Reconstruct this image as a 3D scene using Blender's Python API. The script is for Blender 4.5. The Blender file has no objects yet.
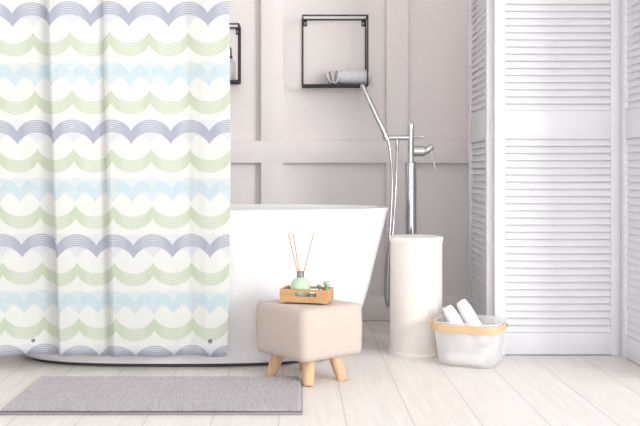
import bpy, bmesh, math, random
from mathutils import Vector, Matrix, Euler
random.seed(7)
C = bpy.context.scene.collection
sc = bpy.context.scene
PI = math.pi
F = 888.0; CZ = 0.75; PX = 297.0; PY = 172.0     # focal length in pixels, eye height, vanishing point

def at(px, py, Y):                                # point at distance Y that the photograph shows at (px, py)
    return Vector(((px-PX)*Y/F, Y, CZ-(py-PY)*Y/F))

# ------------------------------------------------------------------ objects
def setp(o, label=None, cat=None, group=None, kind=None):
    if label: o['label'] = label
    if cat: o['category'] = cat
    if group: o['group'] = group
    if kind: o['kind'] = kind
    return o

def thing(name, label, cat, loc=(0, 0, 0), rotz=0.0, group=None):
    o = bpy.data.objects.new(name, None)
    o.empty_display_size = .05
    o.location = loc; o.rotation_euler = (0, 0, rotz)
    C.objects.link(o)
    return setp(o, label, cat, group)

def obj(name, bm, m, parent=None, smooth=40, loc=None, rot=None):
    bmesh.ops.recalc_face_normals(bm, faces=bm.faces)
    me = bpy.data.meshes.new(name)
    bm.to_mesh(me); bm.free()
    if smooth:
        me.polygons.foreach_set('use_smooth', [True]*len(me.polygons))
        me.set_sharp_from_angle(angle=math.radians(smooth))
    if m: me.materials.append(m)
    o = bpy.data.objects.new(name, me)
    C.objects.link(o)
    if parent: o.parent = parent
    if loc is not None: o.location = loc
    if rot is not None: o.rotation_euler = rot
    return o

def merge(bm, t, mat=None):
    if mat is not None: bmesh.ops.transform(t, matrix=mat, verts=t.verts)
    me = bpy.data.meshes.new('tmp'); t.to_mesh(me); t.free()
    bm.from_mesh(me); bpy.data.meshes.remove(me)

def box(bm, c, s, bev=0.0, rot=None, seg=2):
    t = bmesh.new()
    bmesh.ops.create_cube(t, size=1.0)
    bmesh.ops.scale(t, vec=Vector(s), verts=t.verts)
    if bev > 0:
        bmesh.ops.bevel(t, geom=list(t.edges), offset=bev, segments=seg, profile=.5, affect='EDGES')
    m = Matrix.Translation(Vector(c))
    if rot is not None: m = m @ rot
    merge(bm, t, m)
    return bm

def nb(): return bmesh.new()

def bx(c, s, bev=0.0, rot=None, seg=2): return box(nb(), c, s, bev, rot, seg)

def tube(bm, pts, r, seg=12, caps=True):
    pts = [Vector(p) for p in pts]
    n = len(pts)
    rs = r if isinstance(r, (list, tuple)) else [r]*n
    tang = []
    for i in range(n):
        a = pts[max(0, i-1)]; b = pts[min(n-1, i+1)]
        tang.append((b-a).normalized())
    ref = Vector((0, 0, 1)) if abs(tang[0].z) < .9 else Vector((1, 0, 0))
    u = tang[0].cross(ref).normalized()
    rings = []
    for i in range(n):
        u = (u - tang[i]*u.dot(tang[i])).normalized()
        w = tang[i].cross(u)
        rings.append([bm.verts.new(pts[i] + (u*math.cos(2*PI*k/seg) + w*math.sin(2*PI*k/seg))*rs[i]) for k in range(seg)])
    for i in range(n-1):
        for k in range(seg):
            bm.faces.new((rings[i][k], rings[i][(k+1) % seg], rings[i+1][(k+1) % seg], rings[i+1][k]))
    if caps:
        bm.faces.new(rings[0][::-1]); bm.faces.new(rings[-1])
    return bm

def lathe(bm, prof, seg=48, c=(0, 0, 0), close=True):
    c = Vector(c); rings = []
    for r, z in prof:
        if r < 1e-6: rings.append([bm.verts.new(c+Vector((0, 0, z)))])
        else: rings.append([bm.verts.new(c+Vector((r*math.cos(2*PI*k/seg), r*math.sin(2*PI*k/seg), z))) for k in range(seg)])
    for a, b in zip(rings[:-1], rings[1:]):
        for k in range(seg):
            k2 = (k+1) % seg
            if len(a) == 1 and len(b) == 1: continue
            if len(a) == 1: bm.faces.new((a[0], b[k2], b[k]))
            elif len(b) == 1: bm.faces.new((a[k], a[k2], b[0]))
            else: bm.faces.new((a[k], a[k2], b[k2], b[k]))
    return bm

def smooth_path(pts, n=8):
    pts = [Vector(p) for p in pts]
    P = [pts[0]*2-pts[1]] + pts + [pts[-1]*2-pts[-2]]
    out = []
    for i in range(1, len(P)-2):
        p0, p1, p2, p3 = P[i-1], P[i], P[i+1], P[i+2]
        for k in range(n):
            t = k/n
            out.append(.5*((2*p1)+(p2-p0)*t+(2*p0-5*p1+4*p2-p3)*t*t+(3*p1-p0-3*p2+p3)*t**3))
    out.append(pts[-1])
    return out

# ------------------------------------------------------------------ materials
def lin(c):
    return tuple(((v/255)/12.92 if v/255 <= .04045 else ((v/255+.055)/1.055)**2.4) for v in c) + (1,)

def mat(name, rgb, rough=.5, metal=0.0, bump=0.0, bscale=200., noise=0.0, nscale=20., stretch=(1, 1, 1), sheen=0., coat=0., spec=.5):
    m = bpy.data.materials.new(name); m.use_nodes = True
    nt = m.node_tree; b = nt.nodes['Principled BSDF']
    b.inputs['Base Color'].default_value = lin(rgb)
    b.inputs['Roughness'].default_value = rough
    b.inputs['Metallic'].default_value = metal
    b.inputs['Specular IOR Level'].default_value = spec
    b.inputs['Sheen Weight'].default_value = sheen
    b.inputs['Coat Weight'].default_value = coat
    tc = nt.nodes.new('ShaderNodeTexCoord'); mp = nt.nodes.new('ShaderNodeMapping')
    mp.inputs['Scale'].default_value = stretch
    nt.links.new(tc.outputs['Object'], mp.inputs[0])
    if noise:
        n = nt.nodes.new('ShaderNodeTexNoise'); n.inputs['Scale'].default_value = nscale; n.inputs['Detail'].default_value = 4
        nt.links.new(mp.outputs[0], n.inputs['Vector'])
        mx = nt.nodes.new('ShaderNodeMix'); mx.data_type = 'RGBA'
        nt.links.new(n.outputs['Fac'], mx.inputs['Factor'])
        mx.inputs['A'].default_value = lin([max(0, v*(1-noise)) for v in rgb])
        mx.inputs['B'].default_value = lin([min(255, v*(1+noise)) for v in rgb])
        nt.links.new(mx.outputs['Result'], b.inputs['Base Color'])
    if bump:
        n2 = nt.nodes.new('ShaderNodeTexNoise'); n2.inputs['Scale'].default_value = bscale; n2.inputs['Detail'].default_value = 3
        nt.links.new(mp.outputs[0], n2.inputs['Vector'])
        bp = nt.nodes.new('ShaderNodeBump'); bp.inputs['Strength'].default_value = bump; bp.inputs['Distance'].default_value = .002
        nt.links.new(n2.outputs['Fac'], bp.inputs['Height']); nt.links.new(bp.outputs[0], b.inputs['Normal'])
    return m

class G:                                          # small helper to write node arithmetic
    def __init__(s, nt): s.nt = nt
    def m(s, op, a, b=None, c=None, clamp=False):
        n = s.nt.nodes.new('ShaderNodeMath'); n.operation = op; n.use_clamp = clamp
        for i, v in enumerate((a, b, c)):
            if v is None: continue
            if isinstance(v, (int, float)): n.inputs[i].default_value = v
            else: s.nt.links.new(v, n.inputs[i])
        return n.outputs[0]
    def ss(s, v, a, b):                            # smooth step from a to b
        n = s.nt.nodes.new('ShaderNodeMapRange'); n.interpolation_type = 'SMOOTHSTEP'
        s.nt.links.new(v, n.inputs[0]); n.inputs[1].default_value = a; n.inputs[2].default_value = b
        return n.outputs[0]
    def mix(s, f, a, b):
        n = s.nt.nodes.new('ShaderNodeMix'); n.data_type = 'RGBA'
        if isinstance(f, (int, float)): n.inputs['Factor'].default_value = f
        else: s.nt.links.new(f, n.inputs['Factor'])
        for k, v in (('A', a), ('B', b)):
            if isinstance(v, tuple): n.inputs[k].default_value = v
            else: s.nt.links.new(v, n.inputs[k])
        return n.outputs['Result']

def curtain_mat():
    m = bpy.data.materials.new('curtain_cloth'); m.use_nodes = True
    nt = m.node_tree; g = G(nt); b = nt.nodes['Principled BSDF']
    uv = nt.nodes.new('ShaderNodeUVMap'); uv.uv_map = 'weave'
    sp = nt.nodes.new('ShaderNodeSeparateXYZ'); nt.links.new(uv.outputs[0], sp.inputs[0])
    x, z = sp.outputs[0], sp.outputs[1]
    P, V, T, R = .1400, .418, .047, .0795
    half = P/2; H = R-math.sqrt(R*R-half*half)
    # a little hand-drawn waviness
    d = g.m('ABSOLUTE', g.m('SUBTRACT', g.m('MULTIPLY', g.m('FRACT', g.m('DIVIDE', g.m('ADD', x, .95+half+10*P), P)), P), half))
    e = g.m('SUBTRACT', half, d)
    def h(q): return g.m('SUBTRACT', R, g.m('SQRT', g.m('SUBTRACT', R*R, g.m('MULTIPLY', q, q))))
    hd, he = h(d), h(e)
    v = g.m('MULTIPLY', g.m('FRACT', g.m('DIVIDE', g.m('SUBTRACT', -.0035+.525+8*V, z), V)), V)
    def inside(t): return g.m('MULTIPLY', g.ss(t, -.0008, .0008), g.m('SUBTRACT', 1.0, g.ss(t, T-.0008, T+.0008)))
    def lines(t, q, n=6.0, lo=.22):
        s = g.m('SINE', g.m('MULTIPLY', t, 2*PI*n/T))
        l = g.m('ADD', lo, g.m('MULTIPLY', g.ss(s, -.6, .4), 1-lo))
        k = g.ss(q, half*.35, half*.8)              # lines run together towards the cusps
        return g.m('ADD', g.m('MULTIPLY', l, g.m('SUBTRACT', 1.0, k)), g.m('MULTIPLY', k, .92))
    base = lin(BASE_CLOTH)
    col = base
    def arch(col, off, rgb1, a1, rgb2, a2):
        t1 = g.m('SUBTRACT', g.m('SUBTRACT', v, off), hd)
        t2 = g.m('SUBTRACT', g.m('SUBTRACT', v, off), he)
        f2 = g.m('MULTIPLY', g.m('MULTIPLY', inside(t2), lines(t2, e)), a2)
        col = g.mix(f2, col, lin(rgb2))
        f1 = g.m('MULTIPLY', g.m('MULTIPLY', inside(t1), lines(t1, d)), a1)
        return g.mix(f1, col, lin(rgb1))
    def swag(col, off, rgb, a):
        t = g.m('SUBTRACT', g.m('SUBTRACT', v, off), g.m('SUBTRACT', H, he))
        f = g.m('MULTIPLY', g.m('MULTIPLY', inside(t), lines(t, e)), a)
        return g.mix(f, col, lin(rgb))
    col = arch(col, 0.0, PURPLE, .95, LAVENDER, .6)
    col = swag(col, .105, GREEN, .85)
    col = arch(col, .212, CYAN, .75, CYAN, .6)
    col = swag(col, .312, GREEN, .85)
    nt.links.new(col, b.inputs['Base Color'])
    b.inputs['Roughness'].default_value = .8; b.inputs['Specular IOR Level'].default_value = .15
    tr = nt.nodes.new('ShaderNodeBsdfTranslucent'); nt.links.new(col, tr.inputs[0])
    mx = nt.nodes.new('ShaderNodeMixShader'); mx.inputs[0].default_value = .3
    nt.links.new(b.outputs[0], mx.inputs[1]); nt.links.new(tr.outputs[0], mx.inputs[2])
    nt.links.new(mx.outputs[0], nt.nodes['Material Output'].inputs[0])
    return m

def floor_mat():
    m = bpy.data.materials.new('white_planks'); m.use_nodes = True
    nt = m.node_tree; g = G(nt); b = nt.nodes['Principled BSDF']
    tc = nt.nodes.new('ShaderNodeTexCoord'); sp = nt.nodes.new('ShaderNodeSeparateXYZ')
    nt.links.new(tc.outputs['Object'], sp.inputs[0])
    x, y = sp.outputs[0], sp.outputs[1]
    PW = .2012
    q = g.m('DIVIDE', g.m('ADD', x, .0546+20*PW), PW)
    idx = g.m('FLOOR', q); fr = g.m('FRACT', q)
    edge = g.m('MINIMUM', fr, g.m('SUBTRACT', 1.0, fr))
    gx = g.m('SUBTRACT', 1.0, g.ss(edge, .004, .012))
    wn = nt.nodes.new('ShaderNodeTexWhiteNoise'); wn.noise_dimensions = '1D'; nt.links.new(idx, wn.inputs['W'])
    rnd = wn.outputs['Value']
    ys = g.m('FRACT', g.m('DIVIDE', g.m('ADD', y, g.m('MULTIPLY', rnd, 1.9)), 1.9))
    gy = g.m('SUBTRACT', 1.0, g.ss(ys, .0006, .0014))
    gap = g.m('MAXIMUM', gx, gy)
    cb = nt.nodes.new('ShaderNodeCombineXYZ')
    nt.links.new(g.m('MULTIPLY', x, 28), cb.inputs[0]); nt.links.new(g.m('ADD', g.m('MULTIPLY', y, 2.4), g.m('MULTIPLY', rnd, 37)), cb.inputs[1]); nt.links.new(idx, cb.inputs[2])
    n = nt.nodes.new('ShaderNodeTexNoise'); n.inputs['Scale'].default_value = 1.6; n.inputs['Detail'].default_value = 6; n.inputs['Distortion'].default_value = .5
    nt.links.new(cb.outputs[0], n.inputs['Vector'])
    col = g.mix(g.ss(n.outputs['Fac'], .3, .7), lin(FLOOR_D), lin(FLOOR_L))
    col = g.mix(g.m('MULTIPLY', g.m('SUBTRACT', rnd, .5), .25, clamp=True), col, lin((210, 205, 200)))
    col = g.mix(g.m('MULTIPLY', gap, .55), col, lin((165, 158, 153)))
    nt.links.new(col, b.inputs['Base Color'])
    b.inputs['Roughness'].default_value = .42; b.inputs['Specular IOR Level'].default_value = .35
    bp = nt.nodes.new('ShaderNodeBump'); bp.inputs['Strength'].default_value = .25; bp.inputs['Distance'].default_value = .0015
    hgt = g.m('SUBTRACT', g.m('MULTIPLY', n.outputs['Fac'], .3), gap)
    nt.links.new(hgt, bp.inputs['Height']); nt.links.new(bp.outputs[0], b.inputs['Normal'])
    return m

def linen_mat(name, rgb):
    m = mat(name, rgb, rough=.9, spec=.2, sheen=.15)
    nt = m.node_tree; g = G(nt); b = nt.nodes['Principled BSDF']
    tc = nt.nodes.new('ShaderNodeTexCoord')
    fs = []
    for sc_ in ((90, 90, 420), (420, 420, 90)):
        mp = nt.nodes.new('ShaderNodeMapping'); mp.inputs['Scale'].default_value = sc_
        nt.links.new(tc.outputs['Object'], mp.inputs[0])
        n = nt.nodes.new('ShaderNodeTexNoise'); n.inputs['Scale'].default_value = 1.0; n.inputs['Detail'].default_value = 2
        nt.links.new(mp.outputs[0], n.inputs['Vector']); fs.append(n.outputs['Fac'])
    f = g.m('ADD', g.m('MULTIPLY', fs[0], .5), g.m('MULTIPLY', fs[1], .5))
    col = g.mix(g.ss(f, .35, .65), lin([v*.98 for v in rgb]), lin([min(255, v*1.015) for v in rgb]))
    nt.links.new(col, b.inputs['Base Color'])
    bp = nt.nodes.new('ShaderNodeBump'); bp.inputs['Strength'].default_value = .4; bp.inputs['Distance'].default_value = .001
    nt.links.new(f, bp.inputs['Height']); nt.links.new(bp.outputs[0], b.inputs['Normal'])
    return m

def weave_mat(name, rgb):                          # flat woven bands round a cylinder
    m = mat(name, rgb, rough=.75, spec=.25)
    nt = m.node_tree; g = G(nt); b = nt.nodes['Principled BSDF']
    tc = nt.nodes.new('ShaderNodeTexCoord'); sp = nt.nodes.new('ShaderNodeSeparateXYZ'); nt.links.new(tc.outputs['Object'], sp.inputs[0])
    ang = g.m('ARCTAN2', sp.outputs[1], sp.outputs[0])
    a = g.m('MULTIPLY', ang, 24.0); zz = g.m('MULTIPLY', sp.outputs[2], PI/.0068)
    w = g.m('MULTIPLY', g.m('SINE', a), g.m('SINE', zz))
    hz = g.m('ABSOLUTE', g.m('SINE', g.m('MULTIPLY', zz, 1.0)))
    va = g.m('ABSOLUTE', g.m('SINE', g.m('MULTIPLY', a, 1.0)))
    hgt = g.m('ADD', g.m('MULTIPLY', w, .35), g.m('ADD', g.m('MULTIPLY', hz, .6), g.m('MULTIPLY', g.ss(va, 0, .25), .5)))
    dark = g.m('MAXIMUM', g.m('SUBTRACT', 1.0, g.ss(hz, .05, .45)), g.m('MULTIPLY', g.m('SUBTRACT', 1.0, g.ss(va, .02, .18)), .7))
    col = g.mix(g.m('MULTIPLY', dark, .55), lin(rgb), lin([v*.80 for v in rgb]))
    nt.links.new(col, b.inputs['Base Color'])
    bp = nt.nodes.new('ShaderNodeBump'); bp.inputs['Strength'].default_value = .35; bp.inputs['Distance'].default_value = .002
    nt.links.new(hgt, bp.inputs['Height']); nt.links.new(bp.outputs[0], b.inputs['Normal'])
    return m

def plastic_mat(name, rgb, clear):
    m = bpy.data.materials.new(name); m.use_nodes = True
    nt = m.node_tree; b = nt.nodes['Principled BSDF']
    b.inputs['Base Color'].default_value = lin(rgb); b.inputs['Roughness'].default_value = .3
    tl = nt.nodes.new('ShaderNodeBsdfTranslucent'); tl.inputs[0].default_value = lin(rgb)
    tp = nt.nodes.new('ShaderNodeBsdfTransparent'); tp.inputs[0].default_value = (1, 1, 1, 1)
    m1 = nt.nodes.new('ShaderNodeMixShader'); m1.inputs[0].default_value = .35
    m2 = nt.nodes.new('ShaderNodeMixShader'); m2.inputs[0].default_value = clear
    nt.links.new(b.outputs[0], m1.inputs[1]); nt.links.new(tl.outputs[0], m1.inputs[2])
    nt.links.new(m1.outputs[0], m2.inputs[1]); nt.links.new(tp.outputs[0], m2.inputs[2])
    nt.links.new(m2.outputs[0], nt.nodes['Material Output'].inputs[0])
    return m

def wood_mat(name, a, bcol, scale=(12, 12, 1.2), rough=.55):
    m = mat(name, a, rough=rough, spec=.3)
    nt = m.node_tree; g = G(nt); b = nt.nodes['Principled BSDF']
    tc = nt.nodes.new('ShaderNodeTexCoord'); mp = nt.nodes.new('ShaderNodeMapping'); mp.inputs['Scale'].default_value = scale
    nt.links.new(tc.outputs['Object'], mp.inputs[0])
    n = nt.nodes.new('ShaderNodeTexNoise'); n.inputs['Scale'].default_value = 6; n.inputs['Detail'].default_value = 5; n.inputs['Distortion'].default_value = .8
    nt.links.new(mp.outputs[0], n.inputs['Vector'])
    nt.links.new(g.mix(g.ss(n.outputs['Fac'], .3, .7), lin(a), lin(bcol)), b.inputs['Base Color'])
    return m

BASE_CLOTH = (239, 241, 238); PURPLE = (178, 185, 203); LAVENDER = (218, 223, 233); GREEN = (203, 217, 190); CYAN = (203, 224, 233)
FLOOR_D = (230, 225, 221); FLOOR_L = (237, 233, 229)
WALL = mat('wall_paint', (243, 237, 237), rough=.6, spec=.25, noise=.006, nscale=3)
WHITEPAINT = mat('white_paint', (231, 231, 236), rough=.45, spec=.3)
CEIL = mat('ceiling_paint', (240, 240, 240), rough=.8)
TUB = mat('white_acrylic', (239, 238, 241), rough=.22, spec=.45)
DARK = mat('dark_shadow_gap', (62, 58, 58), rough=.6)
CHROME = mat('chrome', (196, 196, 199), rough=.08, metal=1.0)
HOSE = mat('ribbed_metal_hose', (176, 176, 180), rough=.25, metal=1.0)
BLACK = mat('black_metal', (36, 33, 35), rough=.55)
LINEN = linen_mat('beige_linen', (203, 190, 181))
LEGW = wood_mat('pale_beech', (224, 191, 158), (212, 174, 138))
TRAYW = wood_mat('warm_bamboo', (206, 165, 122), (192, 147, 102), scale=(1.2, 12, 12))
BAMBOO = wood_mat('pale_bamboo', (226, 195, 158), (216, 182, 142), scale=(3, 3, 20))
REED = mat('reed', (196, 148, 112), rough=.7)
SILVER = mat('brushed_silver', (150, 146, 146), rough=.3, metal=.9)
HAMPER = weave_mat('cream_weave', (240, 234, 229))
HRIM = mat('cream_rim', (242, 236, 231), rough=.6, bump=.2, bscale=150)
PLAST = plastic_mat('milky_plastic', (253, 253, 253), .60)
TERRY = mat('white_terry', (246, 246, 248), rough=.95, bump=.8, bscale=420, spec=.1, sheen=.2)
TERRYG = mat('grey_terry', (234, 229, 236), rough=.95, bump=.6, bscale=260, noise=.10, nscale=90, spec=.1, sheen=.2)
RUG = mat('grey_chenille', (186, 181, 186), rough=.95, bump=.8, bscale=260, noise=.2, nscale=110, spec=.1, sheen=.2)
RUGB = mat('rug_backing', (150, 143, 148), rough=.9, bump=.3, bscale=400)
RUGD = mat('rug_stitching', (92, 86, 92), rough=.9)
GREENL = mat('green_leaf', (128, 160, 122), rough=.5, noise=.1, nscale=60)
PALEL = mat('pale_leaf', (180, 202, 186), rough=.5, noise=.08, nscale=60)
PEBBLE = mat('grey_pebble', (140, 146, 138), rough=.5, noise=.1, nscale=50)
GLASSG = plastic_mat('green_glass', (222, 243, 218), .04)
_b = GLASSG.node_tree.nodes['Principled BSDF']; _b.inputs['Roughness'].default_value = .08
JARW = plastic_mat('white_glass', (238, 238, 238), .15)
CURT = curtain_mat()
FLOORM = floor_mat()

# ------------------------------------------------------------------ the room
YW = 4.5; S = YW/F
XL, XR, YF, ZC = -2.3, 3.2, -1.2, 2.7
fl = obj('floor', bx(((XL+XR)/2, (YW+YF)/2, -.03), (XR-XL+.2, YW-YF+.2, .06)), FLOORM, smooth=0); setp(fl, kind='structure')
wb = obj('wall_back', bx(((XL+XR)/2, YW+.05+.022, ZC/2), (XR-XL+.2, .1, ZC)), WALL, smooth=0); setp(wb, kind='structure')
wl = obj('wall_left', bx((XL-.05, (YW+YF)/2, ZC/2), (.1, YW-YF, ZC)), WALL, smooth=0); setp(wl, kind='structure')
wr = obj('light_block_right', bx((1.80, (2.9+YW)/2, ZC/2), (.1, YW-2.9, ZC)), WALL, smooth=0); setp(wr, kind='structure')  # unseen return wall added to block side light behind the screen
ce = obj('ceiling', bx(((XL+XR)/2, (YW+YF)/2, ZC+.05), (XR-XL+.2, YW-YF+.2, .1)), CEIL, smooth=0); setp(ce, kind='structure')
TH = .042                                          # how far the framing stands off the panels
def zat(py): return CZ-(py-PY)*S
bm = nb()
z_rail0, z_rail1, z_bt, z_top = zat(163), zat(141), zat(295.7), 2.3
sx = [-.1265 + .633*k for k in (-3, -2, -1, 0, 1, 2, 3, 4, 5)]
yb = YW+.022
for x in sx:
    if x < XL or x > XR: continue
    box(bm, (x, yb-TH/2, (z_bt+ZC)/2), (.111, TH, ZC-z_bt), .002)
for z0, z1 in ((z_rail0, z_rail1), (z_top, ZC)):
    box(bm, ((XL+XR)/2, yb-TH/2-.0004, (z0+z1)/2), (XR-XL, TH, z1-z0), .002)
t1 = obj('trim_1', bm, WALL); setp(t1, kind='structure')
bb = obj('baseboard_back', bx(((XL+XR)/2, yb-.024, z_bt/2+.001), (XR-XL, .048, z_bt-.002), .004), mat('baseboard_paint', (245, 239, 238), rough=.5), smooth=40); setp(bb, kind='structure')

# ------------------------------------------------------------------ louvred folding screen
def louver_panel(root, p0, p1, flip=1):
    p0 = Vector(p0); p1 = Vector(p1); d = p1-p0; W = d.length; ang = math.atan2(d.y, d.x)
    Hh, th, st = 1.80, .030, .043
    bm = nb()
    for x in (st/2+.002, W-st/2-.002): box(bm, (x, 0, Hh/2), (st, th, Hh), .003)
    rails = ((.004, .093), (.885, 1.0), (1.70, 1.796))
    for z0, z1 in rails: box(bm, (W/2, 0, (z0+z1)/2), (W-2*st-.002, th*.8, z1-z0), .002)
    pn = obj('panel', bm, WHITEPAINT, root, loc=(p0.x, p0.y, 0), rot=(0, 0, ang))
    bm = nb()
    for z0, z1, n in ((.093, .885, 27), (1.0, 1.70, 24)):
        p = (z1-z0)/n
        for k in range(n):
            z = z0+(k+.5)*p
            box(bm, (W/2, 0, z), (W-2*st, .007, p*1.07), .002, rot=Matrix.Rotation(math.radians(-24*flip), 4, 'X'), seg=1)
    obj('louver_slats', bm, WHITEPAINT, pn)
    return pn
scr = thing('folding_screen', 'tall white louvred three panel folding screen standing at the right on the floor', 'folding screen', (0.805, 3.64, 0))
A, B = Vector((0, 0, 0)), Vector((.523, 0, 0))
louver_panel(scr, (.012, .018+.5, 0), (-.008, .018, 0), flip=1)
louver_panel(scr, A, B, flip=1)
louver_panel(scr, (.529, -.02, 0), (.529, -.53, 0), flip=1)
for hx, hy in ((-.002, .014), (.527, -.014)):
    for hz in (.17, .93, 1.62):
        tube(nbm := nb(), [(hx, hy, hz-.035), (hx, hy, hz+.035)], .006, 10)
        obj('hinge', nbm, WHITEPAINT, scr)

# ------------------------------------------------------------------ bathtub
tub = thing('bathtub', 'white oval freestanding bathtub standing behind the patterned curtain', 'bathtub', (-.48, 3.71, 0))
def ring(bm, a, b, z, seg=96, ex=2.35, zc=0.0):
    vs = []
    for k in range(seg):
        t = 2*PI*k/seg; c, s_ = math.cos(t), math.sin(t)
        x = a*math.copysign(abs(c)**(2/ex), c); y = b*math.copysign(abs(s_)**(2/ex), s_)
        vs.append(bm.verts.new((x, y, z + zc*(x/.86)**2)))
    return vs
prof = [(.630, .304, .014), (.642, .311, .016), (.672, .315, .034), (.702, .317, .075), (.729, .320, .13), (.758, .324, .21), (.787, .330, .31), (.813, .336, .42), (.839, .345, .52),
        (.854, .350, .585), (.860, .353, .598), (.860, .353, .602), (.857, .350, .6045), (.838, .331, .6045), (.831, .325, .602), (.826, .320, .594), (.800, .305, .50), (.740, .285, .32), (.660, .262, .20), (.58, .23, .15), (.40, .15, .14), (.15, .06, .138)]
bm = nb(); rings = [ring(bm, a, b, z, ex=2.35+.5*max(0, 1-z/.5) if i < 14 else 2.35) for i, (a, b, z) in enumerate(prof)]
for r0, r1 in zip(rings[:-1], rings[1:]):
    for k in range(len(r0)):
        k2 = (k+1) % len(r0); bm.faces.new((r0[k], r0[k2], r1[k2], r1[k]))
bm.faces.new(rings[0][::-1]); bm.faces.new(rings[-1])
obj('tub_shell', bm, TUB, tub, smooth=50)
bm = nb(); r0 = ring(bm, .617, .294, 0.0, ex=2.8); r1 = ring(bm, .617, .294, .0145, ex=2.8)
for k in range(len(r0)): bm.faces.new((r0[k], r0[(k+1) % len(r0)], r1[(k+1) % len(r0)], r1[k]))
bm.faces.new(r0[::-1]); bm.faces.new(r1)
setp(obj('shadow_gap_base', bm, DARK, tub), 'recessed base under the tub, coloured dark as its shadow gap')  # dark colour stands in for the shade below the tub edge
obj('drain', lathe(nb(), [(0, .138), (.03, .138), (.03, .141), (.026, .143), (0, .143)], 24), CHROME, tub)

# ------------------------------------------------------------------ shower curtain
cur = thing('shower_curtain', 'white shower curtain with wavy blue, green and lilac scallop rows hanging before the bathtub', 'shower curtain', (0, 0, 0))
fold_pts = [(-140, .0), (-130, .004), (-110, .018), (-80, .040), (-60, .046), (-57, .044), (-54, .004), (-50, -.002), (-40, 0), (-20, .008), (0, .020), (25, .036), (45, .046), (51, .048), (53, .044), (54.5, .006), (57, -.002), (65, -.001), (80, .010), (95, .022),
            (103, .030), (106.5, .029), (108.5, .006), (112, -.001), (125, 0), (150, .008), (175, .022), (188, .026), (196, .018), (206, .008), (218, .004), (229, .006)]
def fold(px):
    for (x0, d0), (x1, d1) in zip(fold_pts[:-1], fold_pts[1:]):
        if x0 <= px <= x1:
            t = (px-x0)/(x1-x0); t = t*t*(3-2*t)*.5+t*.5
            return d0+(d1-d0)*t
    return 0
ZT, ZB = 1.98, .063
def cy(z): return 3.30-.116*(z-.107)
cols = []
x = -140.0
while x < 229.0:
    cols.append(x)
    near = min(abs(x-c) for c in (-56, 53, 107.5))
    x += .7 if near < 5 else 2.0
cols.append(229.0)
NZ = 60
bm = nb(); grid = []
uvl = bm.loops.layers.uv.new('weave'); info = {}
for px in cols:
    colv = []
    X0 = (px-PX)*3.25/F
    for j in range(NZ+1):
        t = j/NZ; z = ZB+(ZT-ZB)*t
        edge = max(0.0, (px-200)/29.0)
        bow = (-.013+.021*min(1, max(0, (z-.07)/.75))**.7)*edge
        sway = .004*math.sin(3*z+px*.03)
        a = .75+.25*math.cos(1.3*z)*1.0
        v_ = bm.verts.new((X0+bow, cy(z)+fold(px)*a+sway, z + (.003*math.sin(px*.11) if j == 0 else 0)))
        info[v_] = (X0+.03*0, z)
        colv.append(v_)
    grid.append(colv)
for i in range(len(cols)-1):
    for j in range(NZ):
        f = bm.faces.new((grid[i][j], grid[i+1][j], grid[i+1][j+1], grid[i][j+1]))
        for l in f.loops: l[uvl].uv = info[l.vert]
co = obj('curtain_cloth', bm, CURT, cur, smooth=180)
sol = co.modifiers.new('thick', 'SOLIDIFY'); sol.thickness = .0012
for px, py in ((33, 341.5), (210.3, 340.8)):
    z0 = CZ-(py-PY)*3.31/F; X0 = (px-PX)*(cy(z0)+fold(px)*.99)/F
    y0 = cy(z0)+fold(px)*.99+.004*math.sin(3*z0+px*.03)
    t = lathe(nb(), [(0, -.003), (.0085, -.003), (.0085, .002), (.006, .0035), (0, .0035)], 20)
    bmesh.ops.transform(t, matrix=Matrix.Rotation(PI/2, 4, 'X'), verts=t.verts)
    setp(obj('hem_weight', t, mat('weight_grey', (128, 126, 118), rough=.5), cur, loc=(X0, y0-.002, z0)), 'small grey round weight near the hem')
yr = cy(2.0)+.015
rod = thing('curtain_rod', 'slim metal curtain rod above the shower curtain', 'curtain rod', (0, yr, 2.02))
obj('rod_tube', tube(nb(), [(XL+.001, 0, 0), (.02, 0, 0)], .011, 16), CHROME, rod)
obj('ceiling_strut', tube(nb(), [(-.02, 0, 0), (-.02, 0, ZC-2.021)], .007, 12), CHROME, rod)
for k in range(9):
    px = -134+k*45; X0 = (px-PX)*3.25/F
    pts = [(X0, cy(1.98)+.012+.026*math.cos(a), 2.006+.028*math.sin(a)) for a in [2*PI*i/20 for i in range(21)]]
    obj('curtain_ring', tube(nb(), pts, .0018, 6), CHROME, cur)

# ------------------------------------------------------------------ rug
rx0, rx1, ry0, ry1 = -.925, .0175, 2.737, 3.208
rug = thing('bath_rug', 'grey chenille bath rug lying on the floor in front of the bathtub', 'rug', ((rx0+rx1)/2, (ry0+ry1)/2, 0))
hw, hd_ = (rx1-rx0)/2, (ry1-ry0)/2
obj('rug_backing', bx((0, 0, .005), (2*hw, 2*hd_, .0098), .003), RUGB, rug)
bm = nb(); nx = int(2*(hw-.004)/.0027); ny = int(2*(hd_-.004)/.0058)
vs = []
tuft = [random.uniform(-.5, .5) for _ in range(200)]
for j in range(ny+1):
    row = []
    for i in range(nx+1):
        x = -hw+.004+i*2*(hw-.004)/nx; y = -hd_+.006+j*2*(hd_-.005)/ny
        xx = x+.0028*math.sin(y*70)+.0016*math.sin(y*210+x*30)
        rib = .5+.5*math.sin(xx*2*PI/.0105)
        tz = .0062*rib*(.62+.38*math.sin(y*2*PI/.0165+tuft[int((xx+1)/.0105) % 200]*6))
        edge = min(hw-abs(x), hd_-abs(y))/.010
        row.append(bm.verts.new((x, y+random.uniform(-1, 1)*.0008, .0092+min(1, max(.0, edge))*(.002+tz+random.uniform(0, .0016)))))
    vs.append(row)
for j in range(ny):
    for i in range(nx): bm.faces.new((vs[j][i], vs[j][i+1], vs[j+1][i+1], vs[j+1][i]))
setp(obj('pile', bm, RUG, rug, smooth=180), kind='stuff')
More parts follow.
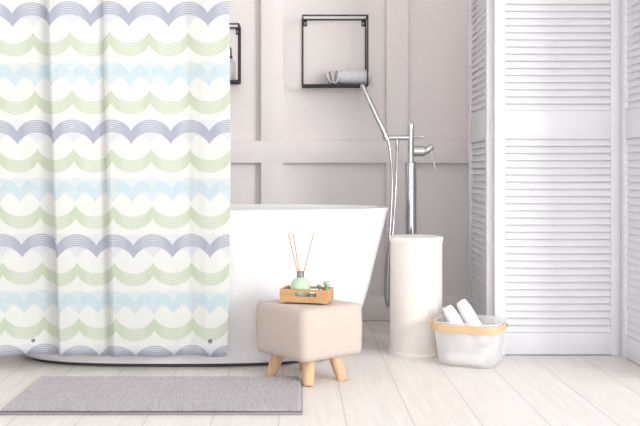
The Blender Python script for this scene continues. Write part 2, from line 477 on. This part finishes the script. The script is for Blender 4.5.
setp(obj('edge_stitching', tube(nb(), [(-hw+.003, -hd_+.003, .0098), (0, -hd_+.002, .0104), (hw-.003, -hd_+.003, .0098)], .0024, 8), RUGD, rug), 'dark stitched line along the front edge')

# ------------------------------------------------------------------ stool
ROT = math.radians(39)
stool = thing('stool', 'square beige linen covered footstool on short wooden legs beside the bathtub', 'stool', (.043, 3.238, 0), ROT)
hs = .140
t = nb(); bmesh.ops.create_cube(t, size=1); bmesh.ops.scale(t, vec=(2*hs, 2*hs, .184), verts=t.verts)
bmesh.ops.subdivide_edges(t, edges=list(t.edges), cuts=9, use_grid_fill=True)
for v in t.verts:
    x, y, z = v.co; r = .019
    q = Vector((max(-hs+r, min(hs-r, x)), max(-hs+r, min(hs-r, y)), max(-.092+r*.8, min(.092-r*.8, z))))
    d = Vector((x, y, z))-q
    if d.length > 1e-6:
        v.co = q+d.normalized()*min(d.length, r if abs(d.x)+abs(d.y) > 1e-6 else r*.8)
    x, y, z = v.co
    bulge = .004*(1-(z/.092)**2)
    top = .006*max(0, 1-(x/hs)**2)*max(0, 1-(y/hs)**2) if z > .08 else 0
    sag = .006*((x/hs)**2+(y/hs)**2-1)/1.0 if z < -.06 else 0
    pk = .0022*math.sin(x*55+1.3)*math.sin(y*47) if z < -.05 else 0
    rr = Vector((x, y, 0)); rr = rr.normalized()*bulge if rr.length > .05 else Vector((0, 0, 0))
    v.co = (x+rr.x+pk, y+rr.y+pk, z+top*.3-abs(sag)*.4)
obj('cushion_block', t, LINEN, stool, smooth=180, loc=(0, 0, .184))
RI = Matrix.Rotation(-ROT, 3, 'Z')
for wx, wy in ((-.098, 3.262), (.0400, 3.112), (.163, 3.203), (.030, 3.360)):
    b_ = RI @ Vector((wx-.043, wy-3.238, 0)); a = Vector((b_.x*.72, b_.y*.72, .106))
    bm = nb(); tube(bm, [a, a.lerp(b_, .5), b_.lerp(a, .03), b_], [.0240, .0220, .0200, .0185], 20)
    for v in bm.verts:
        if v.co.z < .012: v.co.z = max(v.co.z, 0.0) if v.co.z > .0035 else 0.0
    obj('leg', bm, LEGW, stool)
obj('under_board', bx((0, 0, .094), (.19, .19, .012), .003), LEGW, stool)
ZS = .281                                          # top of the stool

# ------------------------------------------------------------------ tray and what stands in it
TR = math.radians(-15)
tray = thing('tray', 'small wooden tray with slot handles standing on the beige footstool', 'tray', (.036, 3.212, ZS), TR)
tw, td, thh, tk = .176, .100, .047, .006
def slot_board():
    # a board with a stadium shaped opening, built as a ring of quads between outline and opening
    bm = nb(); out = []; inn = []
    N = 48; cxs, czs, hl, hr = .008, .030, .031, .0088
    for k in range(N):
        a = 2*PI*k/N; c, s_ = math.cos(a), math.sin(a)
        ix = cxs+math.copysign(hl, c)*(1 if abs(c) > .02 else 0)+hr*c; iz = czs+hr*s_
        m_ = max(abs(c)/(tw/2), abs(s_)/(thh/2)); ox, oz = c/m_, thh/2+s_/m_
        out.append((ox, oz)); inn.append((ix, iz))
    for cx_, cz_ in ((tw/2, 0), (tw/2, thh), (-tw/2, 0), (-tw/2, thh)):
        k = min(range(N), key=lambda i: (out[i][0]-cx_)**2+(out[i][1]-cz_)**2); out[k] = (cx_, cz_)
    V = {}
    for yy in (-tk/2, tk/2):
        V[yy] = ([bm.verts.new((x, yy, z)) for x, z in out], [bm.verts.new((x, yy, z)) for x, z in inn])
    f0, f1 = V[-tk/2], V[tk/2]
    for k in range(N):
        k2 = (k+1) % N
        bm.faces.new((f0[0][k], f0[0][k2], f0[1][k2], f0[1][k])); bm.faces.new((f1[0][k2], f1[0][k], f1[1][k], f1[1][k2]))
        bm.faces.new((f0[0][k2], f0[0][k], f1[0][k], f1[0][k2])); bm.faces.new((f0[1][k], f0[1][k2], f1[1][k2], f1[1][k]))
    return bm
ft = .003
for s_ in (-1, 1):
    o = obj('handle_board', slot_board(), TRAYW, tray, smooth=30, loc=(0, s_*(td/2-tk/2), ft))
    obj('end_board', bx((s_*(tw/2-tk/2), 0, ft+thh/2), (tk, td-2*tk-.0004, thh), .0008), TRAYW, tray)
    obj('foot_strip', bx((s_*(tw/2-.012), 0, ft/2), (.014, td-.004, ft)), TRAYW, tray)
obj('bottom_board', bx((0, 0, ft+.0035), (tw-2*tk-.0004, td-2*tk-.0004, .006)), TRAYW, tray)
ZI = ZS+ft+.0066
def tl(u, v): p = Matrix.Rotation(TR, 3, 'Z') @ Vector((u, v, 0)); return (.036+p.x, 3.212+p.y)
bx0, by0 = tl(-.0235, -.004)
dif = thing('reed_diffuser', 'round pale green glass diffuser bottle with silver collar standing in the wooden tray', 'diffuser', (bx0, by0, ZI))
RB = .0370; nseg = 22
pr = [(0, 0), (.016, 0)]
for k in range(nseg+1):
    a = -1.10+(1.10+1.16)*k/nseg
    pr.append((RB*math.cos(a), (.0405+RB*math.sin(a)*1.02)))
pr += [(.0125, .078), (.0125, .081), (.0095, .081), (.0095, .075)]
obj('bottle', lathe(nb(), pr, 40), GLASSG, dif, smooth=60)
obj('collar', lathe(nb(), [(.0128, .0785), (.0138, .0795), (.0138, .099), (.0125, .1005), (.0085, .1005), (.0085, .0865), (.0128, .0865)], 32), SILVER, dif, smooth=40)
for (px, py, dy, lab) in ((288.2, 233.5, .004, 'thin tan reed leaning furthest left out of the diffuser bottle'), (293.2, 233.5, .012, 'thin tan reed between the other two in the diffuser bottle'), (313.8, 232.5, -.004, 'thin tan reed leaning to the right out of the diffuser bottle')):
    top = at(px, py, by0+dy)
    s_ = 1 if px > 300 else -1
    bot = Vector((bx0-s_*.004, by0-dy*.3, ZI+.035))
    o = thing('reed', lab, 'reed', tuple(bot), 0, 'reeds of the diffuser')
    obj('stick', tube(nb(), [(0, 0, 0), tuple(top-bot)], .0019, 8), REED, o)

def leaf(bm, base, direction, length, w, thick):
    d = Vector(direction).normalized(); up = Vector((0, 0, 1)); sd = d.cross(up)
    sd = sd.normalized() if sd.length > .01 else Vector((1, 0, 0)); nn = sd.cross(d).normalized()
    rings = []
    for k, (t, s_) in enumerate(((0, .35), (.25, .8), (.55, 1.0), (.8, .75), (.95, .35))):
        c = Vector(base)+d*length*t+nn*length*.10*t*t
        rings.append([bm.verts.new(c+sd*w*s_*math.cos(a)+nn*thick*s_*math.sin(a)) for a in [2*PI*i/8 for i in range(8)]])
    tip = bm.verts.new(Vector(base)+d*length+nn*length*.12)
    for a, b_ in zip(rings[:-1], rings[1:]):
        for k in range(8): bm.faces.new((a[k], a[(k+1) % 8], b_[(k+1) % 8], b_[k]))
    for k in range(8): bm.faces.new((rings[-1][k], rings[-1][(k+1) % 8], tip))
    bm.faces.new(rings[0][::-1])
def succulent(loc, label, m, sc_, n, tilt, hgt):
    o = thing('succulent', label, 'succulent', loc)
    bm = nb()
    tube(bm, [(0, 0, 0), (0, 0, hgt)], [.006*sc_, .005*sc_], 10)
    for ringi, (el, ln, cnt) in enumerate(((tilt, 1.0, n), (tilt+22, .85, n-1), (tilt+45, .6, 4))):
        for k in range(cnt):
            a = 2*PI*k/cnt+ringi*.5; e_ = math.radians(el)
            leaf(bm, (0, 0, hgt-.002+ringi*.003*sc_), (math.cos(a)*math.cos(e_), math.sin(a)*math.cos(e_), math.sin(e_)), .021*ln*sc_, .0065*sc_, .003*sc_)
    obj('leaf_rosette', bm, m, o, smooth=60)
px_, py_ = tl(.045, .002)
succulent((px_, py_, ZI), 'small dark green succulent beside the diffuser bottle in the tray', GREENL, .78, 8, 50, .040)
px_, py_ = tl(.068, .027)
succulent((px_, py_, ZI), 'pale grey green succulent at the right end of the wooden tray', PALEL, 1.35, 9, 55, .040)
px_, py_ = tl(.030, -.0345)
bm = nb(); bmesh.ops.create_icosphere(bm, subdivisions=3, radius=1)
for v in bm.verts: v.co = Vector((v.co.x*.0125, v.co.y*.009, v.co.z*.0095+.0095+.0135))*(1+.04*math.sin(v.co.x*5+v.co.y*3))
mn = min(v.co.z for v in bm.verts)
for v in bm.verts: v.co.z -= mn
o = obj('pebble', bm, PEBBLE, None, smooth=180, loc=(px_, py_, ZI)); o.scale = (1, 1, 1.25)
setp(o, 'smooth grey green pebble seen through the slot of the wooden tray', 'pebble')

# ------------------------------------------------------------------ hamper
HX, HY, HR = (416-PX)*3.68/F, 3.68, .1085
ham = thing('hamper', 'tall slim round cream woven bin standing right of the bathtub', 'bin', (HX, HY, 0))
obj('woven_body', lathe(nb(), [(HR-.008, .002), (HR-.001, .004), (HR-.001, .470), (HR-.006, .470), (HR-.006, .006), (0, .006)], 96), HAMPER, ham, smooth=30)
obj('base_band', lathe(nb(), [(HR-.006, 0), (HR+.0015, 0), (HR+.0025, .003), (HR+.0025, .015), (HR+.001, .018), (HR-.001, .018)], 96), HRIM, ham)
obj('top_rim', lathe(nb(), [(HR-.001, .462), (HR+.002, .463), (HR+.003, .468), (HR+.003, .480), (HR+.0005, .484), (HR-.008, .484), (HR-.010, .480), (HR-.010, .463)], 96), HRIM, ham)
bm = lathe(nb(), [(0, .474), (HR-.0105, .474), (HR-.0105, .481), (HR-.013, .4835), (0, .4845)], 64)
obj('lid', bm, HRIM, ham)

# ------------------------------------------------------------------ tub filler
FY = 3.99; k_ = FY/F
FX = (410.7-PX)*k_
tap = thing('bath_tap', 'tall chrome floor standing bath tap behind the cream woven bin', 'tap', (FX, FY, 0))
def zl(py): return CZ-(py-PY)*k_
def xl(px): return (px-410.7)*k_
obj('floor_plate', lathe(nb(), [(0, 0), (.045, 0), (.045, .006), (.040, .010), (0, .010)], 32), CHROME, tap)
RC = .0255
zm = zl(151)
obj('column', lathe(nb(), [(0, .009), (RC, .009), (RC, zl(162)-.003), (RC-.003, zl(162)), (0, zl(162))], 40), CHROME, tap)
obj('upper_post', lathe(nb(), [(0, zl(162)-.002), (.0150, zl(162)-.002), (.0150, zl(124)-.002), (.0130, zl(124)), (0, zl(124))], 32), CHROME, tap)
obj('mixer_body', tube(nb(), [(.012, 0, zm), (xl(424.2), 0, zm), (xl(424.7), 0, zm)], [.0240, .0240, .0220], 32), CHROME, tap)
obj('handle', tube(nb(), [(xl(424.2), 0, zm-.002), (xl(425), 0, zm), (xl(432.0), -.004, zm+.018), (xl(432.6), -.004, zm+.019)], [.0165, .0175, .0165, .0145], 24), CHROME, tap)
obj('lever', tube(nb(), [(xl(430.5), -.004, zm+.004), (xl(433), -.012, zl(160)), (xl(435), -.016, zl(170))], [.005, .0042, .0038], 12), CHROME, tap)
zh = zl(137.6)
obj('holder_arm', tube(nb(), [(xl(384.8), 0, zh), (xl(385.2), 0, zh), (xl(409), 0, zh)], [.009, .0115, .0115], 24), CHROME, tap)
obj('diverter_pin', tube(nb(), [(.01, 0, zl(136.8)), (xl(422.8), 0, zl(136.8)), (xl(423.3), 0, zl(136.8))], [.0048, .0048, .0038], 16), CHROME, tap)
obj('hose_outlet', tube(nb(), [(xl(397), 0, zh-.008), (xl(397), 0, zl(150)), (xl(397), 0, zl(151))], [.0078, .0078, .0055], 20), CHROME, tap)
obj('wand_cradle', tube(nb(), [(xl(385.9)+.004, -.013, zh-.011), (xl(385.9)-.007, -.013, zh+.013)], [.0145, .0145], 20), CHROME, tap)

# shower wand with its hose
w0 = at(385.8, 136.6, FY-.013); w1 = at(361.8, 84.5, FY-.013); wd = (w1-w0).normalized()
wand = bpy.data.objects.new('hand_shower', None); C.objects.link(wand); wand.parent = tap; wand.location = w0-Vector((FX, FY, 0))
wand['label'] = 'slim chrome shower wand with its hose'
L = (w1-w0).length
pts = [wd*(L*t) for t in (0, .02, .15, .97, 1.0)]
obj('wand_tube', tube(nb(), pts, [.0085, .0105, .0115, .0115, .009], 24), CHROME, wand)
hp = [w0, at(388.2, 141, FY-.014), at(390.6, 157, FY-.016), at(391.9, 173, FY-.03), at(391.9, 190, FY-.045), at(391.2, 207, FY-.06), at(389.7, 232, FY-.08), at(386.6, 262, FY-.09), at(385.4, 288, FY-.09), at(386.2, 302, FY-.085), at(388.0, 306.5, FY-.08), at(389.4, 300, FY-.075), at(389.9, 280, FY-.07),
      at(391.2, 250, FY-.06), at(393.2, 225, FY-.045), at(394.8, 203, FY-.02), at(396.2, 178, FY-.004), at(397, 160, FY), at(397, 150.5, FY)]
hp = [p-w0 for p in hp]
obj('hose', tube(nb(), smooth_path(hp, 8), .0052, 10), HOSE, wand, smooth=60)

# ------------------------------------------------------------------ laundry basket
BR = math.radians(-24)
BC = Vector((.678, 3.480, 0))
bas = thing('storage_basket', 'milky white plastic basket with bamboo handle on the floor before the folding screen', 'basket', tuple(BC), BR)
def rrect(w, d, r, n=10):
    pts = []
    for cx_, cy_, a0 in ((w/2-r, d/2-r, 0), (-w/2+r, d/2-r, PI/2), (-w/2+r, -d/2+r, PI), (w/2-r, -d/2+r, 1.5*PI)):
        for k in range(n+1): pts.append((cx_+r*math.cos(a0+PI/2*k/n), cy_+r*math.sin(a0+PI/2*k/n)))
    return pts
lay = [(.185, .175, .05, .0005), (.200, .190, .055, .002), (.212, .201, .058, .008), (.222, .212, .06, .022), (.232, .223, .062, .07), (.243, .235, .064, .12), (.252, .245, .066, .172), (.258, .251, .068, .176), (.258, .251, .068, .180), (.254, .247, .066, .182),
       (.248, .241, .064, .180), (.239, .231, .062, .12), (.228, .219, .06, .07), (.218, .208, .058, .024), (.206, .196, .055, .010), (.180, .170, .05, .006)]
bm = nb(); rr = [[bm.verts.new((x, y, z)) for x, y in rrect(w, d, r)] for w, d, r, z in lay]
for a, b_ in zip(rr[:-1], rr[1:]):
    n = len(a)
    for k in range(n): bm.faces.new((a[k], a[(k+1) % n], b_[(k+1) % n], b_[k]))
bm.faces.new(rr[0][::-1]); bm.faces.new(rr[-1])
for v in bm.verts: v.co = Vector((v.co.x*1.03, v.co.y*.90, v.co.z*.955))
obj('basket_shell', bm, PLAST, bas, smooth=50)
# handle strip: U shape round the front half of the rim, pivots at the middle of both ends
hw_, hd2, hr_ = .1405, .1200, .064
path = [(hw_, .0)]
for k in range(13):
    a = -PI/2*k/12; path.append((hw_-hr_+hr_*math.cos(a), -hd2+hr_+hr_*math.sin(a)))
for k in range(13):
    a = -PI/2-PI/2*k/12; path.append((-hw_+hr_+hr_*math.cos(a), -hd2+hr_+hr_*math.sin(a)))
path.append((-hw_, .0))
bm = nb(); rows = []
for i, (x, y) in enumerate(path):
    p0 = Vector(path[max(0, i-1)]); p1 = Vector(path[min(len(path)-1, i+1)]); tg = (p1-p0).normalized(); nr = Vector((-tg.y, tg.x))
    s_ = max(0, min(1, -y/hd2)); zc = .160-.008*s_
    q = []
    for dn, dz in ((-.0022, -.0145), (-.0022, .0145), (.0022, .0145), (.0022, -.0145)):
        q.append(bm.verts.new((x+nr.x*dn, y+nr.y*dn, zc+dz)))
    rows.append(q)
for a, b_ in zip(rows[:-1], rows[1:]):
    for k in range(4): bm.faces.new((a[k], a[(k+1) % 4], b_[(k+1) % 4], b_[k]))
bm.faces.new(rows[0][::-1]); bm.faces.new(rows[-1])
setp(obj('handle', bm, BAMBOO, bas, smooth=40), 'pale bamboo strip handle folded down round the front')
for s_ in (-1, 1):
    obj('pivot', tube(nb(), [(s_*.126, 0, .160), (s_*.1455, 0, .160)], .0062, 16), SILVER, bas)

def roll_mesh(length, r, turns=3.2, seed=1, wob=.03):
    rnd = random.Random(seed); bm = nb(); N = int(turns*26); th = r/(turns+.4); NL = 14
    rows = []
    offs = [rnd.uniform(-1, 1)*.004 for _ in range(40)]
    for j in range(NL+1):
        t = j/NL; row = []
        for side in (0, 1):
            pr_ = []
            for i in range(N+1):
                a = 2*PI*turns*i/N; rad = th*.35+(r-th*.35-th*.9)*(i/N) + (th*.86 if side else 0)
                rad *= 1-.22*abs(2*t-1)**7
                rad *= 1+wob*math.sin(3*a/turns+j*.6+seed)
                off = (i/N-.5)*.012*(1 if j > NL/2 else -1)*(0 if 0 < j < NL else 1)+offs[i % 40]*(0 if 0 < j < NL else .4)
                pr_.append(bm.verts.new((rad*math.cos(a+seed), rad*math.sin(a+seed), (t-.5)*length+off)))
            row.append(pr_)
        rows.append(row)
    for j in range(NL):
        for side in (0, 1):
            for i in range(N):
                bm.faces.new((rows[j][side][i], rows[j][side][i+1], rows[j+1][side][i+1], rows[j+1][side][i]))
        for i in (0, N):
            bm.faces.new((rows[j][0][i], rows[j][1][i], rows[j+1][1][i], rows[j+1][0][i]))
    for j in (0, NL):
        for i in range(N): bm.faces.new((rows[j][0][i], rows[j][0][i+1], rows[j][1][i+1], rows[j][1][i]))
    return bm
def rolled(name, label, ends, r, seed, m, turns=3.2, group=None):
    a, b_ = Vector(ends[0]), Vector(ends[1]); d = b_-a; mid = (a+b_)/2
    bm = roll_mesh(d.length, r, turns, seed)
    bmesh.ops.transform(bm, matrix=d.to_track_quat('Z', 'Y').to_matrix().to_4x4(), verts=bm.verts)
    o = obj(name, bm, m, None, smooth=70, loc=mid)
    return setp(o, label, 'towel', group)
GB = 'rolled towels in the basket'
def bl(u, v, z): p = Matrix.Rotation(BR, 3, 'Z') @ Vector((u, v, 0)); return (BC.x+p.x, BC.y+p.y, z)
rolled('rolled_towel', 'white rolled towel leaning highest above the rim of the basket', (bl(.055, .0, .090), bl(-.045, .042, .228)), .029, 2, TERRY, group=GB)
rolled('rolled_towel', 'white rolled towel leaning left of the highest roll in the basket', (bl(.010, -.038, .072), bl(-.090, .004, .210)), .028, 5, TERRY, group=GB)
rolled('rolled_towel', 'white rolled towel lying flat at the bottom front of the basket', (bl(-.070, -.0675, .0310), bl(.070, -.0675, .0310)), .0215, 8, TERRY, group=GB)
rolled('rolled_towel', 'white rolled towel lying flat at the bottom back of the basket', (bl(-.075, .040, .0355), bl(.075, .040, .0355)), .028, 11, TERRY, group=GB)

# ------------------------------------------------------------------ wall shelves
def wall_shelf(px0, px1, py0, py1, label):
    yf = 4.390; ybk = YW+.022-.004
    x0 = (px0-PX)*yf/F; x1 = (px1-PX)*yf/F; z1 = CZ-(py0-PY)*yf/F; z0 = CZ-(py1-PY)*yf/F
    root = thing('wall_shelf', label, 'shelf', ((x0+x1)/2, YW+.022, z0), 0, 'black wire shelves on the wall')
    w = x1-x0; h_ = z1-z0; r = .0074; dd = YW+.022-yf
    for yy in (-dd+r/2, -r/2-.0005):
        bm = nb()
        for sx_ in (-1, 1): box(bm, (sx_*(w/2-r/2), yy, h_/2), (r, r, h_), .001)
        for zz in (r/2, h_-r/2): box(bm, (0, yy, zz), (w-2*r+.002, r, r), .001)
        obj('square_frame', bm, BLACK, root)
    for sx_ in (-1, 1):
        for zz in (r/2, h_-r/2): obj('side_rod', bx((sx_*(w/2-r/2), -dd/2, zz), (r, dd-2*r+.002, r), .001), BLACK, root)
    obj('shelf_plate', bx((0, -dd/2, r-.0009), (w-2*r, dd-2*r, .003)), BLACK, root)
    for sx_ in (-1, 1):
        bm = nb(); bw, bh = .019, .030; cx_, cz_ = sx_*(w/2-r-bw/2+.001), h_-r-bh/2
        for s2 in (-1, 1):
            box(bm, (cx_+s2*(bw/2-.003), -.003, cz_), (.006, .004, bh), .0008)
        box(bm, (cx_, -.003, cz_+bh/2-.005), (bw-.008, .004, .010)); box(bm, (cx_, -.003, cz_-bh/2+.004), (bw-.008, .004, .008))
        obj('hanging_bracket', bm, BLACK, root)
    return x0, x1, z0, yf
x0, x1, z0, yf = wall_shelf(302, 368.5, 14.5, 85.5, 'larger black square wire wall shelf holding a rolled grey towel')
ztop = z0+.0080
# towel on the shelf: one roll with two loose loops at its left end
bm = nb()
r_ = .040
pts = [(x0+.215, 4.455, 0), (x1-.001, 4.455, 0)]
mid = Vector(((x0+.180+x1+.012)/2, 4.462, ztop+r_+.0015)); Lr = (x1+.012)-(x0+.180)
rb = roll_mesh(Lr, r_, 2.6, 3, .05)
bmesh.ops.transform(rb, matrix=Matrix.Rotation(PI/2, 4, 'Y'), verts=rb.verts)
merge(bm, rb)
lp = []
for k in range(25):
    a = 2*PI*k/24
    lp.append((a, .018*math.cos(a), .038*math.sin(a)))
def loop_band(cx_, tilt, rx, rz, wdt, th):
    t = nb(); rows = []
    for k in range(28):
        a = 2*PI*k/28
        q = []
        for rr_, yy in ((1, -wdt), (1, wdt), (1-th/rx, wdt), (1-th/rx, -wdt)):
            x_, z_ = rx*rr_*math.cos(a), rz*(1-(1-rr_)*rx/rz)*math.sin(a)
            q.append(t.verts.new((x_, yy, z_)))
        rows.append(q)
    for k in range(28):
        for j in range(4): t.faces.new((rows[k][j], rows[k][(j+1) % 4], rows[(k+1) % 28][(j+1) % 4], rows[(k+1) % 28][j]))
    merge(bm, t, Matrix.Translation((cx_, 0, 0)) @ Matrix.Rotation(tilt, 4, 'Y'))
loop_band(-Lr/2-.012, math.radians(8), .016, .036, .034, .006)
loop_band(-Lr/2-.038, math.radians(-14), .014, .033, .030, .006)
mnz = min(v.co.z for v in bm.verts)
tw_ = obj('rolled_towel', bm, TERRYG, None, smooth=70, loc=(mid.x, mid.y, ztop-mnz+.0004))
setp(tw_, 'rolled grey towel with loose folds lying on the larger wall shelf', 'towel')

x0, x1, z0, yf = wall_shelf(179, 239.3, 23, 81.5, 'smaller black square wire wall shelf half hidden behind the shower curtain')
ztop = z0+.0080
jx = (231.0-PX)*4.45/F
jar = thing('bottle', 'white bottle on the smaller wall shelf beside the curtain edge', 'bottle', (jx, 4.45, ztop))
obj('bottle_body', lathe(nb(), [(0, 0), (.024, 0), (.026, .003), (.026, .080), (.022, .095), (.012, .103), (.012, .112), (0, .112)], 32), JARW, jar)
obj('bottle_cap', lathe(nb(), [(0, .112), (.008, .112), (.008, .125), (0, .125)], 16), BLACK, jar)
obj('pump_spout', tube(nb(), [(0, 0, .122), (0, 0, .158), (-.006, -.004, .168), (-.03, -.012, .170)], .004, 8), BLACK, jar)

# ------------------------------------------------------------------ light
WORLD_LO, WORLD_HI = .5, 2.25
w = bpy.data.worlds.new('ambient_bands'); sc.world = w; w.use_nodes = True
nt = w.node_tree; g = G(nt); bg = nt.nodes['Background']
tc = nt.nodes.new('ShaderNodeTexCoord'); sp = nt.nodes.new('ShaderNodeSeparateXYZ'); nt.links.new(tc.outputs['Generated'], sp.inputs[0])
az = g.m('ARCTAN2', sp.outputs[0], g.m('MULTIPLY', sp.outputs[1], -1.0))       # 0 behind the camera, positive to the right
val = .35
def fill_band(c, hw): return g.m('MULTIPLY', g.ss(az, c-hw-.06, c-hw+.06), g.m('SUBTRACT', 1.0, g.ss(az, c+hw-.06, c+hw+.06)))  # bright band added to the surroundings for fill and streaks in the chrome
sm = g.m('ADD', g.m('ADD', g.m('MULTIPLY', fill_band(-.85, .42), 1.3), g.m('MULTIPLY', fill_band(0.0, .25), .7)), fill_band(.90, .42))
st_ = g.m('ADD', WORLD_LO, g.m('MULTIPLY', sm, WORLD_HI))
bg.inputs[0].default_value = (1.0, .998, .996, 1); nt.links.new(st_, bg.inputs[1])
def area(name, loc, target, sx_, sy_, power, col=(1, 1, 1)):
    l = bpy.data.lights.new(name, 'AREA'); l.shape = 'RECTANGLE'; l.size = sx_; l.size_y = sy_; l.energy = power; l.color = col
    o = bpy.data.objects.new(name, l); C.objects.link(o); o.location = loc
    o.rotation_euler = (Vector(target)-Vector(loc)).to_track_quat('-Z', 'Y').to_euler()
    return o
area('window_daylight', (4.3, -.9, 2.0), (.1, 4.0, .7), 1.7, 1.5, 150, (1, .985, .97))

# ------------------------------------------------------------------ camera
cam = bpy.data.cameras.new('camera'); co_ = bpy.data.objects.new('camera', cam); C.objects.link(co_)
co_.location = (0, 0, CZ); co_.rotation_euler = (PI/2, 0, 0)
cam.sensor_width = 36; cam.lens = 36*F/640
cam.shift_x = (320-PX)/640; cam.shift_y = -(213-PY)/640
cam.dof.use_dof = True; cam.dof.focus_distance = 3.25; cam.dof.aperture_fstop = 4.0
sc.camera = co_
sc.view_settings.view_transform = 'Standard'; sc.view_settings.look = 'None'; sc.view_settings.gamma = 1.0
sc.view_settings.use_curve_mapping = False; sc.view_settings.exposure = 0.06
